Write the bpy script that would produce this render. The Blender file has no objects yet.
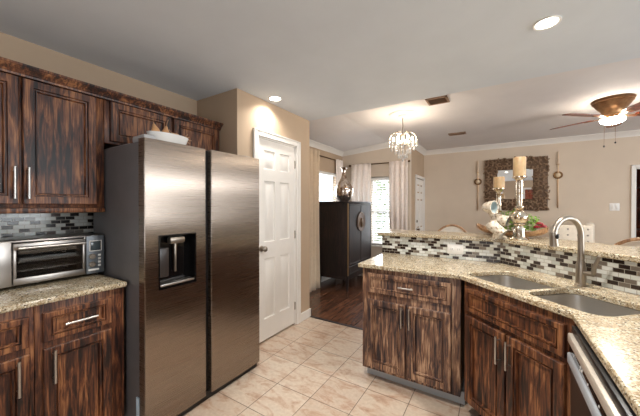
import bpy, bmesh, math, random
from mathutils import Vector, Matrix
from mathutils.geometry import tessellate_polygon
R = math.radians
PI = math.pi
random.seed(7)
S = bpy.context.scene
C = S.collection

# ------------------------------------------------------------------ camera
cam_d = bpy.data.cameras.new('camera'); cam = bpy.data.objects.new('camera', cam_d); C.objects.link(cam)
cam.location = (0, 0, 1.365); cam.rotation_euler = (R(89.6), 0, R(32.0))
cam_d.sensor_width = 36; cam_d.lens = 15.97; cam_d.clip_start = 0.02
S.camera = cam
# ------------------------------------------------------------------ world, daylight, exposure
S.view_settings.view_transform = 'Standard'; S.view_settings.look = 'None'
S.view_settings.exposure = 0.27; S.view_settings.gamma = 1
S.cycles.use_denoising = True
S.cycles.max_bounces = 8; S.cycles.sample_clamp_indirect = 6
W = bpy.data.worlds.new('daylight'); S.world = W; W.use_nodes = True
W.node_tree.nodes['Background'].inputs[0].default_value = (0.80, 0.90, 1.0, 1)
W.node_tree.nodes['Background'].inputs[1].default_value = 1.8
def area(name, loc, rot, sx, sy, power, col=(1, 1, 1), shape='RECTANGLE', spread=180):
    d = bpy.data.lights.new(name, 'AREA'); d.shape = shape; d.size = sx
    if shape in ('RECTANGLE', 'ELLIPSE'): d.size_y = sy
    d.energy = power; d.color = col; d.spread = R(spread)
    o = bpy.data.objects.new(name, d); o.location = loc; o.rotation_euler = rot; C.objects.link(o); return o
# daylight at the windows; the two on the right wall are added for light
area('daylight_back', (-0.35, -1.95, 1.35), (R(90), 0, 0), 1.1, 1.4, 14, (0.92, 0.96, 1.0))
area('added_right_fill', (4.40, 1.65, 1.45), (R(90), 0, R(90)), 2.6, 1.7, 120, (0.91, 0.96, 1.0))  # unseen fill, added to light the room from the right
area('added_band_light', (4.36, 4.75, 2.02), (R(90), 0, R(90)), 1.85, 0.13, 30, (0.96, 0.98, 1.0))  # added strip whose reflection makes a bright band on the refrigerator
area('daylight_left', (-2.95, 4.42, 1.38), (R(90), 0, R(-90)), 0.85, 1.15, 30, (0.88, 0.94, 1.0))
area('daylight_nook', (-1.85, 5.50, 1.30), (R(90), 0, R(180)), 0.42, 1.2, 22, (0.88, 0.94, 1.0))

# ------------------------------------------------------------------ mesh helper
class B:
    def __init__(s, M=None):
        s.bm = bmesh.new(); s.M = M or Matrix()
    def v(s, x, y, z): return s.bm.verts.new(s.M @ Vector((x, y, z)))
    def f(s, vs):
        try: return s.bm.faces.new(vs)
        except ValueError: return None
    def box(s, x0, x1, y0, y1, z0, z1, bev=0, seg=2):
        V = [s.v(x, y, z) for z in (z0, z1) for y in (y0, y1) for x in (x0, x1)]
        F = [s.f([V[i] for i in q]) for q in ((0,2,3,1),(4,5,7,6),(0,1,5,4),(2,6,7,3),(0,4,6,2),(1,3,7,5))]
        if bev:
            es = set(e for f in F for e in f.edges)
            bmesh.ops.bevel(s.bm, geom=list(es), offset=bev, segments=seg, affect='EDGES', profile=0.5)
        return s
    def loft(s, rings, cap0=True, cap1=True, closed=True):
        prev = None; first = None
        for ring in rings:
            cur = [s.v(*p) for p in ring]
            if prev:
                n = len(cur)
                for i in range(n if closed else n-1):
                    s.f([prev[i], prev[(i+1) % n], cur[(i+1) % n], cur[i]])
            else: first = cur
            prev = cur
        if cap0: s.f(first[::-1])
        if cap1: s.f(prev)
        return s
    def tube(s, pts, r, seg=10, caps=True, flat=1.0):
        pts = [Vector(p) for p in pts]; n = len(pts)
        rs = r if isinstance(r, (list, tuple)) else [r]*n
        up = None; rings = []
        for i, p in enumerate(pts):
            t = (pts[min(i+1, n-1)] - pts[max(i-1, 0)]).normalized()
            if up is None:
                up = Vector((0, 0, 1)) if abs(t.z) < 0.9 else Vector((1, 0, 0))
            a = t.cross(up).normalized(); up = a.cross(t).normalized()
            rings.append([tuple(p + a*rs[i]*math.cos(2*PI*k/seg) + up*rs[i]*flat*math.sin(2*PI*k/seg)) for k in range(seg)])
        return s.loft(rings, caps, caps)
    def lathe(s, prof, seg=24, c=(0, 0, 0), cap0=True, cap1=True, sx=1, sy=1):
        rings = [[(c[0]+max(r, 1e-4)*sx*math.cos(2*PI*k/seg), c[1]+max(r, 1e-4)*sy*math.sin(2*PI*k/seg), c[2]+z) for k in range(seg)] for r, z in prof]
        return s.loft(rings, cap0, cap1)
    def prism(s, outer, z0, z1, holes=()):
        loops = [outer] + list(holes)
        flat = [p for l in loops for p in l]
        tris = tessellate_polygon([[Vector((p[0], p[1], 0)) for p in l] for l in loops])
        bot = [s.v(p[0], p[1], z0) for p in flat]; top = [s.v(p[0], p[1], z1) for p in flat]
        for t in tris:
            s.f([top[i] for i in t]); s.f([bot[i] for i in t][::-1])
        k = 0
        for l in loops:
            n = len(l)
            for i in range(n):
                a, b = k+i, k+(i+1) % n
                s.f([bot[a], bot[b], top[b], top[a]])
            k += n
        return s
    def rect(s, x0, x1, z0, z1, prof, cap0=True, cap1=True):      # nested rectangles in XZ, facing -Y
        return s.loft([[(x0+i, y, z0+i), (x1-i, y, z0+i), (x1-i, y, z1-i), (x0+i, y, z1-i)] for i, y in prof], cap0, cap1)
    def ball(s, c, r, seg=14, rings=8, sx=1, sy=1, sz=1):
        return s.lathe([(r*math.sin(PI*k/rings), -r*sz*math.cos(PI*k/rings)) for k in range(rings+1)], seg, c, False, False, sx, sy)
def mesh_of(b, name, m, smooth=True, ang=38):
    bm = b.bm
    bmesh.ops.recalc_face_normals(bm, faces=bm.faces)
    if smooth:
        for f in bm.faces: f.smooth = True
        for e in bm.edges:
            e.smooth = not (len(e.link_faces) == 2 and e.calc_face_angle(0) > R(ang))
    me = bpy.data.meshes.new(name); bm.to_mesh(me); bm.free()
    for mm in (m if isinstance(m, (list, tuple)) else [m]): me.materials.append(mm)
    return me
def obj(name, b, m, parent=None, label=None, smooth=True, loc=None, rz=None):
    o = bpy.data.objects.new(name, mesh_of(b, name, m, smooth)); C.objects.link(o)
    if parent: o.parent = parent
    if label: o['label'] = label
    if loc: o.location = loc
    if rz is not None: o.rotation_euler.z = rz
    return o
def tag(o, label, cat, group=None):
    o['label'] = label; o['category'] = cat
    if group: o['group'] = group
    return o
def thing(name, label, cat, loc=(0, 0, 0), rz=0, group=None):
    o = bpy.data.objects.new(name, None); C.objects.link(o); o.empty_display_size = 0.1
    o.location = loc; o.rotation_euler = (0, 0, rz)
    return tag(o, label, cat, group)
def struct(name, b, m, parent=None, smooth=False, loc=None, rz=None):
    o = obj(name, b, m, parent, None, smooth, loc, rz); o['kind'] = 'structure'; return o
def sempty(name, loc, rz=0):
    o = bpy.data.objects.new(name, None); C.objects.link(o); o.location = loc; o.rotation_euler = (0, 0, rz); o['kind'] = 'structure'; return o
def dup(root, loc, rz, label, group=None):
    r = root.copy(); C.objects.link(r); r.location = loc; r.rotation_euler = (0, 0, rz); r['label'] = label
    if group: r['group'] = group
    for ch in list(root.children):
        c = ch.copy(); C.objects.link(c); c.parent = r
        for g in list(ch.children):
            d = g.copy(); C.objects.link(d); d.parent = c
    return r

# ------------------------------------------------------------------ materials
def srgb(r, g, b):
    f = lambda c: (c/255/12.92) if c/255 <= 0.04045 else ((c/255+0.055)/1.055)**2.4
    return (f(r), f(g), f(b), 1)
def base(name, col=(0.8, 0.8, 0.8, 1), rough=0.5, metal=0, **kw):
    m = bpy.data.materials.new(name); m.use_nodes = True
    nt = m.node_tree; p = nt.nodes['Principled BSDF']
    p.inputs['Base Color'].default_value = col; p.inputs['Roughness'].default_value = rough; p.inputs['Metallic'].default_value = metal
    for k, v in kw.items(): p.inputs[k.replace('_', ' ')].default_value = v
    return m, nt, p
def N(nt, t, **kw):
    n = nt.nodes.new(t)
    for k, v in kw.items():
        if hasattr(n, k): setattr(n, k, v)
        else: n.inputs[k].default_value = v
    return n
def L(nt, a, b): nt.links.new(a, b)
def ramp(nt, fac, stops, interp='LINEAR'):
    r = nt.nodes.new('ShaderNodeValToRGB'); r.color_ramp.interpolation = interp
    el = r.color_ramp.elements
    while len(el) < len(stops): el.new(0.5)
    for e, (p, c) in zip(el, stops): e.position = p; e.color = c
    L(nt, fac, r.inputs[0]); return r.outputs[0]
def mapped(nt, scale=(1, 1, 1), rot=(0, 0, 0), loc=(0, 0, 0)):
    tc = N(nt, 'ShaderNodeTexCoord'); mp = N(nt, 'ShaderNodeMapping')
    mp.inputs['Scale'].default_value = scale; mp.inputs['Rotation'].default_value = rot; mp.inputs['Location'].default_value = loc
    L(nt, tc.outputs['Object'], mp.inputs['Vector']); return mp.outputs[0]
def noise(nt, vec, scale, detail=4, rough=0.55, dist=0):
    n = N(nt, 'ShaderNodeTexNoise'); n.inputs['Scale'].default_value = scale; n.inputs['Detail'].default_value = detail
    n.inputs['Roughness'].default_value = rough; n.inputs['Distortion'].default_value = dist
    L(nt, vec, n.inputs['Vector']); return n.outputs['Fac']
def mixc(nt, fac, a, b, mode='MIX'):
    m = nt.nodes.new('ShaderNodeMix'); m.data_type = 'RGBA'; m.blend_type = mode
    for sock, val in ((m.inputs[0], fac), (m.inputs[6], a), (m.inputs[7], b)):
        if hasattr(val, 'links'): L(nt, val, sock)
        else: sock.default_value = val
    return m.outputs[2]
def bump(nt, p, h, strength=0.2, dist=0.002):
    b = nt.nodes.new('ShaderNodeBump'); b.inputs['Strength'].default_value = strength; b.inputs['Distance'].default_value = dist
    L(nt, h, b.inputs['Height']); L(nt, b.outputs[0], p.inputs['Normal'])
def plain(name, col, rough=0.5, metal=0, var=0.06, scale=8, **kw):
    m, nt, p = base(name, col, rough, metal, **kw)
    n = noise(nt, mapped(nt), scale, 3)
    lo = tuple(c*(1-var) for c in col[:3])+(1,); hi = tuple(min(1, c*(1+var)) for c in col[:3])+(1,)
    L(nt, ramp(nt, n, [(0.3, lo), (0.7, hi)]), p.inputs['Base Color'])
    return m
def wood(name, cols, rough=0.32, sc=42, stretch=0.11):
    m, nt, p = base(name, rough=rough)
    big = noise(nt, mapped(nt, (1, 1, 0.4)), 7, 3)
    n1 = noise(nt, mapped(nt, (1, 1, stretch)), sc, 5, 0.62, 0.9)
    n2 = noise(nt, mapped(nt, (1, 1, 0.03)), sc*4, 3, 0.6)
    def madd(a, k, b):
        x = N(nt, 'ShaderNodeMath', operation='MULTIPLY_ADD'); L(nt, a, x.inputs[0]); x.inputs[1].default_value = k
        if hasattr(b, 'links'): L(nt, b, x.inputs[2])
        else: x.inputs[2].default_value = b
        return x.outputs[0]
    t = madd(n1, 1.0, madd(n2, 0.45, madd(big, 0.55, -0.50)))
    L(nt, ramp(nt, t, [(0.35, cols[0]), (0.45, cols[1]), (0.55, cols[2]), (0.68, cols[3])]), p.inputs['Base Color'])
    bump(nt, p, t, 0.15, 0.002)
    return m
WOOD_L = wood('walnut_stain', [srgb(21,10,7), srgb(62,31,19), srgb(104,60,36), srgb(154,104,66)], 0.46)
WOOD_P = wood('weathered_oak', [srgb(40,31,36), srgb(86,62,54), srgb(128,92,70), srgb(192,156,126)], 0.42)
WOOD_S = wood('russet_oak', [srgb(25,13,9), srgb(62,32,19), srgb(100,57,33), srgb(150,101,64)], 0.44)
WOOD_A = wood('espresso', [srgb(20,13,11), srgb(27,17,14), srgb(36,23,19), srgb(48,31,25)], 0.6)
WOOD_B = wood('honey_wood', [srgb(134,98,66), srgb(162,120,84), srgb(184,142,102), srgb(202,162,122)], 0.4, 20)
WOOD_F = wood('fan_blade_cherry', [srgb(70,24,14), srgb(110,44,26), srgb(132,60,36), srgb(150,76,46)], 0.3, 20)
def steel(name, col, rough=0.28, horiz=True, aniso=0.0):
    m, nt, p = base(name, col, rough, 1.0)
    s = (0.6, 0.6, 140) if horiz else (140, 140, 0.6)
    n = noise(nt, mapped(nt, s), 3, 3)
    mr = N(nt, 'ShaderNodeMapRange'); L(nt, n, mr.inputs[0]); mr.inputs[3].default_value = rough*0.85; mr.inputs[4].default_value = rough*1.2
    L(nt, mr.outputs[0], p.inputs['Roughness'])
    if aniso == 0: bump(nt, p, n, 0.03, 0.001)
    return m
STEEL = steel('brushed_steel', srgb(174,168,162), 0.32)
FRIDGE = steel('fridge_steel', srgb(150,138,127), 0.27, True, 1.0)
fnt = FRIDGE.node_tree; fp = fnt.nodes['Principled BSDF']; fp.inputs['Anisotropic'].default_value = 0.98; fp.inputs['Anisotropic Rotation'].default_value = 0.0
ftg = fnt.nodes.new('ShaderNodeTangent'); ftg.direction_type = 'RADIAL'; ftg.axis = 'Z'; fnt.links.new(ftg.outputs[0], fp.inputs['Tangent'])
SINKM = steel('sink_steel', srgb(196,192,186), 0.36)
NICKEL = plain('brushed_nickel', srgb(164,154,142), 0.36, 1.0)
HANDLE = plain('pull_nickel', srgb(200,197,192), 0.32, 1.0)
GREYCASE = plain('graphite_case', srgb(112,110,112), 0.42, 0.3)
BLACK = plain('black_plastic', srgb(18,17,18), 0.35)
BLACKGL = plain('black_gloss', srgb(10,10,11), 0.08)
WHITE = plain('white_paint', srgb(232,228,222), 0.4, 0, 0.02)
WHITEPL = plain('white_plastic', srgb(238,236,232), 0.3, 0, 0.02)
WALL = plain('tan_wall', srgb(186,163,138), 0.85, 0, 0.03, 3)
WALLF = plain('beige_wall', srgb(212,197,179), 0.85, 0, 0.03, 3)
CEIL = plain('ceiling_paint', srgb(221,228,235), 0.9, 0, 0.02, 4)
CEILD = plain('ceiling_paint_dining', srgb(228,226,227), 0.9, 0, 0.02, 4)
def granite():
    m, nt, p = base('granite', rough=0.2)
    v = mapped(nt)
    vo = N(nt, 'ShaderNodeTexVoronoi'); vo.inputs['Scale'].default_value = 190; L(nt, v, vo.inputs['Vector'])
    sep = N(nt, 'ShaderNodeSeparateColor'); L(nt, vo.outputs['Color'], sep.inputs[0])
    c1 = ramp(nt, sep.outputs[0], [(0, srgb(84,72,58)), (0.12, srgb(150,132,104)), (0.3, srgb(188,172,144)), (0.6, srgb(208,198,172)), (0.85, srgb(224,218,198))], 'CONSTANT')
    n = noise(nt, v, 22, 5, 0.65)
    c2 = mixc(nt, ramp(nt, n, [(0.42, (0, 0, 0, 1)), (0.62, (1, 1, 1, 1))]), c1, mixc(nt, 0.5, c1, srgb(158,130,92)))
    n2 = noise(nt, v, 75, 3, 0.7)
    c3 = mixc(nt, ramp(nt, n2, [(0.62, (0, 0, 0, 1)), (0.68, (1, 1, 1, 1))]), c2, srgb(66,54,46))
    L(nt, c3, p.inputs['Base Color']); return m
GRANITE = granite()
def tile_floor():
    m, nt, p = base('floor_tile', rough=0.28)
    v = mapped(nt, loc=(0.515, -1.67, 0))
    br = N(nt, 'ShaderNodeTexBrick'); br.offset = 0; br.squash = 1
    for k, x in (('Scale', 1), ('Mortar Size', 0.0028), ('Mortar Smooth', 0.3), ('Brick Width', 0.305), ('Row Height', 0.305), ('Bias', 0)): br.inputs[k].default_value = x
    br.inputs['Color1'].default_value = (0, 0, 0, 1); br.inputs['Color2'].default_value = (1, 1, 1, 1); br.inputs['Mortar'].default_value = (0.5, 0.5, 0.5, 1)
    L(nt, v, br.inputs['Vector'])
    n = noise(nt, mapped(nt, (1, 2.2, 1)), 5.5, 6, 0.62, 0.8)
    c = ramp(nt, n, [(0.32, srgb(148,112,90)), (0.43, srgb(178,152,132)), (0.54, srgb(196,182,165)), (0.72, srgb(186,174,159))])
    c = mixc(nt, 0.22, c, mixc(nt, br.outputs['Color'], srgb(186,150,122), srgb(236,218,196)))
    n2 = noise(nt, mapped(nt), 40, 4)
    c = mixc(nt, 0.12, c, ramp(nt, n2, [(0.35, srgb(160,120,96)), (0.65, srgb(240,226,208))]))
    c = mixc(nt, br.outputs['Fac'], c, srgb(104,90,80))
    L(nt, c, p.inputs['Base Color'])
    inv = N(nt, 'ShaderNodeMath', operation='SUBTRACT'); inv.inputs[0].default_value = 1; L(nt, br.outputs['Fac'], inv.inputs[1])
    bump(nt, p, inv.outputs[0], 0.4, 0.002); return m
def plank_floor():
    m, nt, p = base('wood_floor', rough=0.2)
    v = mapped(nt, rot=(0, 0, R(90)))
    br = N(nt, 'ShaderNodeTexBrick'); br.offset = 0.37
    for k, x in (('Scale', 1), ('Mortar Size', 0.0015), ('Brick Width', 1.1), ('Row Height', 0.125), ('Bias', 0)): br.inputs[k].default_value = x
    br.inputs['Color1'].default_value = srgb(66,42,33); br.inputs['Color2'].default_value = srgb(122,84,64); br.inputs['Mortar'].default_value = srgb(22,12,10)
    L(nt, v, br.inputs['Vector'])
    n = noise(nt, mapped(nt, (9, 0.9, 1)), 5, 5, 0.6, 0.6)
    c = mixc(nt, 0.55, br.outputs['Color'], ramp(nt, n, [(0.3, srgb(46,27,21)), (0.5, srgb(92,60,45)), (0.7, srgb(136,96,72))]))
    L(nt, c, p.inputs['Base Color']); return m
def mosaic(name, stops):
    m, nt, p = base(name, rough=0.14)
    tc = N(nt, 'ShaderNodeTexCoord'); se = N(nt, 'ShaderNodeSeparateXYZ'); co = N(nt, 'ShaderNodeCombineXYZ')
    L(nt, tc.outputs['Object'], se.inputs[0]); L(nt, se.outputs[0], co.inputs[0]); L(nt, se.outputs[2], co.inputs[1])
    br = N(nt, 'ShaderNodeTexBrick'); br.offset = 0.5
    for k, x in (('Scale', 1), ('Mortar Size', 0.0014), ('Brick Width', 0.050), ('Row Height', 0.0237), ('Bias', 0)): br.inputs[k].default_value = x
    br.inputs['Color1'].default_value = (0, 0, 0, 1); br.inputs['Color2'].default_value = (1, 1, 1, 1)
    L(nt, co.outputs[0], br.inputs['Vector'])
    c = ramp(nt, br.outputs['Color'], stops, 'CONSTANT')
    c = mixc(nt, br.outputs['Fac'], c, srgb(176,170,158))
    L(nt, c, p.inputs['Base Color'])
    inv = N(nt, 'ShaderNodeMath', operation='SUBTRACT'); inv.inputs[0].default_value = 1; L(nt, br.outputs['Fac'], inv.inputs[1])
    bump(nt, p, inv.outputs[0], 0.5, 0.001); return m
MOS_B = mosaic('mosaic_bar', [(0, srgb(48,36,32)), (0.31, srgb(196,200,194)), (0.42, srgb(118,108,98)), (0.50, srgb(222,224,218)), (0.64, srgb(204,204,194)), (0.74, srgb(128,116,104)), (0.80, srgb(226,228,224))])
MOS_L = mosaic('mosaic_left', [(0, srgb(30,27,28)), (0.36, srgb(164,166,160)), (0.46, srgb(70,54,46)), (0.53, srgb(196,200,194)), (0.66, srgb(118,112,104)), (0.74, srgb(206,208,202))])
TILE = tile_floor(); PLANK = plank_floor()
def glassy(name, tint=(1, 1, 1, 1), gl=0.08):
    m = bpy.data.materials.new(name); m.use_nodes = True; nt = m.node_tree; nt.nodes.clear()
    o = N(nt, 'ShaderNodeOutputMaterial'); t = N(nt, 'ShaderNodeBsdfTransparent'); g = N(nt, 'ShaderNodeBsdfGlossy'); x = N(nt, 'ShaderNodeMixShader')
    t.inputs[0].default_value = tint; g.inputs['Roughness'].default_value = 0.02; x.inputs[0].default_value = gl
    L(nt, t.outputs[0], x.inputs[1]); L(nt, g.outputs[0], x.inputs[2]); L(nt, x.outputs[0], o.inputs[0]); return m
PANE = glassy('window_glass'); OVENGL = glassy('oven_glass', (0.62, 0.62, 0.62, 1), 0.14)
def emit(name, col, st):
    m, nt, p = base(name, (0.9, 0.9, 0.9, 1), 0.4)
    p.inputs['Emission Color'].default_value = col; p.inputs['Emission Strength'].default_value = st; return m
def mercury():
    m, nt, p = base('mercury_glass', srgb(222,208,186), 0.12, 1.0)
    n = noise(nt, mapped(nt), 38, 4, 0.7)
    L(nt, ramp(nt, n, [(0.35, srgb(170,136,96)), (0.5, srgb(222,210,190)), (0.7, srgb(238,234,226))]), p.inputs['Base Color'])
    bump(nt, p, n, 0.25, 0.003); return m
MERC = mercury()
def vase_mat():
    m, nt, p = base('antique_silver', srgb(200,190,176), 0.12, 1.0)
    n = noise(nt, mapped(nt), 16, 4, 0.7, 1.0)
    L(nt, ramp(nt, n, [(0.34, srgb(110,76,52)), (0.44, srgb(186,170,152)), (0.56, srgb(232,228,224))]), p.inputs['Base Color'])
    bump(nt, p, n, 0.3, 0.004); return m
VASE = vase_mat()
def fabric(name, col, trans=0.0):
    m = plain(name, col, 0.9, 0, 0.05, 30, Sheen_Weight=0.2); return m
CURT = fabric('curtain_blush', srgb(244,232,222)); CURTD = fabric('curtain_beige', srgb(212,192,166)); CREAM = fabric('cream_linen', srgb(222,212,196))
BRONZE = plain('aged_bronze', srgb(110,84,58), 0.35, 0.9, 0.2, 30)
FANMET = plain('antique_brass', srgb(150,116,84), 0.35, 0.9, 0.2, 30)
VENTM = plain('vent_brown', srgb(156,128,106), 0.45, 0.4)
CANDLE = plain('candle_wax', srgb(172,144,106), 0.4, 0, 0.12, 25, Subsurface_Weight=0.1)
SHELLM, _nt, _p = base('whitewash', rough=0.4)
L(_nt, ramp(_nt, noise(_nt, mapped(_nt), 48, 4, 0.65), [(0.36, srgb(120,92,66)), (0.46, srgb(196,180,158)), (0.60, srgb(222,214,200))]), _p.inputs['Base Color'])
LINING = plain('lining_grey', srgb(170,184,184), 0.35)
LEAF = plain('leaf_green', srgb(140,176,80), 0.5, 0, 0.45, 20)
RED = plain('flower_red', srgb(130,16,28), 0.5, 0, 0.2, 20)

# ================================================================== STRUCTURE
Y_D = 2.90           # where the tile floor and the kitchen ceiling end
struct('floor_kitchen', B().box(-2.54, 4.2, -1.8, Y_D, -0.08, 0), TILE)
struct('floor_dining', B().box(-2.68, 4.2, Y_D, 6.3, -0.08, 0), PLANK)
struct('trim_threshold', B().box(-1.965, -0.95, Y_D-0.015, Y_D+0.02, 0, 0.006), WOOD_A)
KC = 2.413
struct('ceiling_kitchen', B().box(-2.6, 4.2, -1.8, Y_D, KC, 2.60), CEIL)
cb = B()
cb.loft([[(-2.8, y, 2.448), (-1.70, y, 2.535), (-1.2, y, 2.525), (4.2, y, 2.525), (4.2, y, 2.64), (-1.75, y, 2.64), (-2.8, y, 2.62)] for y in (Y_D, 6.4)])
struct('ceiling_dining', cb, CEILD)
struct('wall_left', B().box(-2.66, -2.54, -1.9, Y_D, 0, KC), WALL)
wl = B()
wl.box(-2.80, -2.68, Y_D, 3.97, 0, 2.46).box(-2.80, -2.68, 4.87, 5.27, 0, 2.46)
wl.box(-2.80, -2.68, 3.97, 4.87, 0, 0.72).box(-2.80, -2.68, 3.97, 4.87, 2.0, 2.46)
struct('wall_dining', wl, WALL)
wp = B()
PX = -1.965
wp.box(-2.68, -2.04, 1.755, Y_D, 0, KC).box(-2.04, PX, 1.755, 2.005, 0, KC).box(-2.04, PX, 2.625, Y_D, 0, KC).box(-2.04, PX, 2.005, 2.625, 2.045, KC)
struct('wall_pantry', wp, WALL)
wn = B()
wn.box(-2.68, -2.08, 5.15, 5.27, 0, 2.52).box(-1.62, -1.33, 5.15, 5.27, 0, 2.52).box(-2.08, -1.62, 5.15, 5.27, 0, 0.62).box(-2.08, -1.62, 5.15, 5.27, 1.92, 2.52)
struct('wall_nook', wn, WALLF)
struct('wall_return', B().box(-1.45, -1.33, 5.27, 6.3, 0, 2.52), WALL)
wf = B()
wf.box(-1.45, 1.805, 6.3, 6.42, 0, 2.53).box(2.62, 4.2, 6.3, 6.42, 0, 2.53).box(1.805, 2.62, 6.3, 6.42, 1.95, 2.53)
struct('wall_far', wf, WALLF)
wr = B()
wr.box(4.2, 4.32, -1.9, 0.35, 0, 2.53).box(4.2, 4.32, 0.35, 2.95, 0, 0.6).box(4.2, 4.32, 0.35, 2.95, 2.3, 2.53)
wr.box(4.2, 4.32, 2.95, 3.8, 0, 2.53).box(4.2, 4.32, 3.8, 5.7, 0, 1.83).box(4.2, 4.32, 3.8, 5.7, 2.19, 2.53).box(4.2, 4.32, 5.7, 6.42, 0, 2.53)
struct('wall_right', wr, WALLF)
wb = B()
wb.box(-2.54, -0.9, -1.92, -1.8, 0, KC).box(0.2, 4.2, -1.92, -1.8, 0, KC).box(-0.9, 0.2, -1.92, -1.8, 0, 0.65).box(-0.9, 0.2, -1.92, -1.8, 2.05, KC)
struct('wall_back', wb, WALL)
# little room behind the far doorway
sr = B()
sr.box(1.60, 1.72, 6.42, 8.0, 0, 2.53).box(2.9, 3.02, 6.42, 8.0, 0, 2.53).box(1.60, 3.02, 8.0, 8.1, 0, 2.53).box(1.60, 3.02, 6.42, 8.1, 2.53, 2.6).box(1.60, 3.02, 6.3, 8.1, -0.08, 0)
struct('wall_closet', sr, WALL)
# crown mouldings of the dining room
def crown(p0, p1, n, d=0.075, h=0.085):
    p0 = Vector(p0); p1 = Vector(p1); n = Vector(n)
    prof = [(0, 0), (d, 0), (d, -0.012), (d*0.75, -0.022), (d*0.42, -h*0.55), (d*0.2, -h*0.82), (0.012, -h*0.86), (0.012, -h), (0, -h)]
    return B().loft([[tuple(p + n*a + Vector((0, 0, b))) for a, b in prof] for p in (p0, p1)])
struct('trim_1', crown((-2.68, Y_D, 2.456), (-2.68, 5.15, 2.456), (1, 0, 0)), WHITE)
t2 = crown((-2.68, 5.15, 2.457), (-1.70, 5.15, 2.534), (0, -1, 0)); struct('trim_2', t2, WHITE)
struct('trim_3', crown((-1.705, 5.15, 2.534), (-1.255, 5.15, 2.525), (0, -1, 0)), WHITE)
struct('trim_4', crown((-1.33, 5.10, 2.525), (-1.33, 6.3, 2.525), (1, 0, 0)), WHITE)
struct('trim_5', crown((-1.33, 6.3, 2.525), (4.2, 6.3, 2.525), (0, -1, 0)), WHITE)
# baseboards
bb = B().box(PX, PX+0.015, 2.685, Y_D+0.015, 0, 0.10, 0.004).box(-2.68, PX+0.015, Y_D, Y_D+0.015, 0, 0.10, 0.004)
struct('baseboard_pantry', bb, WHITE)
struct('baseboard_left', B().box(-2.68, -2.665, Y_D+0.015, 5.15, 0, 0.11, 0.004), WHITE)
struct('baseboard_nook', B().box(-2.665, -1.33, 5.135, 5.15, 0, 0.11, 0.004), WHITE)
struct('baseboard_far', B().box(-1.33, 1.76, 6.285, 6.3, 0, 0.11, 0.004), WHITE)

def casing(name, loc, rz, w, h, cw=0.062, t=0.018):
    b = B()
    prof = lambda a, y: [(a, y)]
    for x0, x1, z0, z1 in ((-w/2-cw, -w/2, 0, h+cw), (w/2, w/2+cw, 0, h+cw), (-w/2, w/2, h, h+cw)):
        b.box(x0, x1, -t, 0, z0, z1, 0.005)
    b.box(-w/2-cw, -w/2-cw+0.014, -t-0.006, -t, 0, h+cw, 0.003).box(w/2+cw-0.014, w/2+cw, -t-0.006, -t, 0, h+cw, 0.003).box(-w/2-cw, w/2+cw, -t-0.006, -t, h+cw-0.014, h+cw, 0.003)
    b.box(-w/2, -w/2+0.012, 0, 0.08, 0, h).box(w/2-0.012, w/2, 0, 0.08, 0, h).box(-w/2, w/2, 0, 0.08, h-0.012, h)
    return struct(name, b, WHITE, None, False, loc, rz)
def six_panel_leaf(w, h):
    b = B(); g = 0.0
    xs = [(0.095, w/2-0.04), (w/2+0.04, w-0.095)]
    zs = [(0.21, 0.82), (0.99, 1.61), (1.73, 1.92)]
    zs = [(a*h/2.03, c*h/2.03) for a, c in zs]
    # field pieces between panels
    b.box(0, w, 0.012, 0.04, 0, h)
    X = [0, xs[0][0], xs[0][1], xs[1][0], xs[1][1], w]
    b.box(X[0], X[1], 0, 0.012, 0, h).box(X[2], X[3], 0, 0.012, 0, h).box(X[4], X[5], 0, 0.012, 0, h)
    Z = [0, zs[0][0], zs[0][1], zs[1][0], zs[1][1], zs[2][0], zs[2][1], h]
    for a, c in xs:
        for i in (0, 2, 4, 6): b.box(a, c, 0, 0.012, Z[i], Z[i+1])
        for z0, z1 in zs:
            b.rect(a, c, z0, z1, [(0, 0.0), (0.008, 0.0125), (0.020, 0.0125), (0.040, 0.003)], False, True)
    return b
# pantry door
casing('trim_6', (PX, 2.315, 0), R(90), 0.62, 2.045)
d1 = sempty('door_1', (PX-0.012, 2.315-0.30, 0.018), R(90))
obj('door_leaf', six_panel_leaf(0.60, 2.018), WHITE, d1)
kb = B(Matrix.Translation((0.055, 0, 0.925)) @ Matrix.Rotation(R(90), 4, 'X'))
kb.lathe([(0.030, 0), (0.030, 0.006), (0.012, 0.010), (0.012, 0.03), (0.024, 0.036), (0.029, 0.048), (0.026, 0.060), (0.012, 0.066), (0, 0.067)], 20)
obj('door_knob', kb, NICKEL, d1)
for z in (0.20, 1.02, 1.82): obj('hinge', B().box(0.592, 0.604, -0.012, 0.004, z-0.045, z+0.045, 0.003), NICKEL, d1)
# door in the return wall, seen edge on
casing('trim_7', (-1.33, 5.915, 0), R(90), 0.66, 1.91, 0.055)
d2 = sempty('door_2', (-1.322, 5.915-0.32, 0.01), R(90))
obj('door_leaf', six_panel_leaf(0.64, 1.885), WHITE, d2)
kb = B(Matrix.Translation((0.06, 0, 0.90)) @ Matrix.Rotation(R(90), 4, 'X')); kb.lathe([(0.028, 0), (0.026, 0.006), (0.011, 0.01), (0.011, 0.025), (0.026, 0.035), (0.024, 0.05), (0, 0.055)], 16)
obj('door_knob', kb, BRONZE, d2)
obj('deadbolt', B(Matrix.Translation((0.06, 0, 1.06)) @ Matrix.Rotation(R(90), 4, 'X')).lathe([(0.026, 0), (0.024, 0.012), (0, 0.014)], 16), BRONZE, d2)
casing('trim_8', (2.2125, 6.3, 0), 0, 0.815, 1.95, 0.048)

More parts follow.
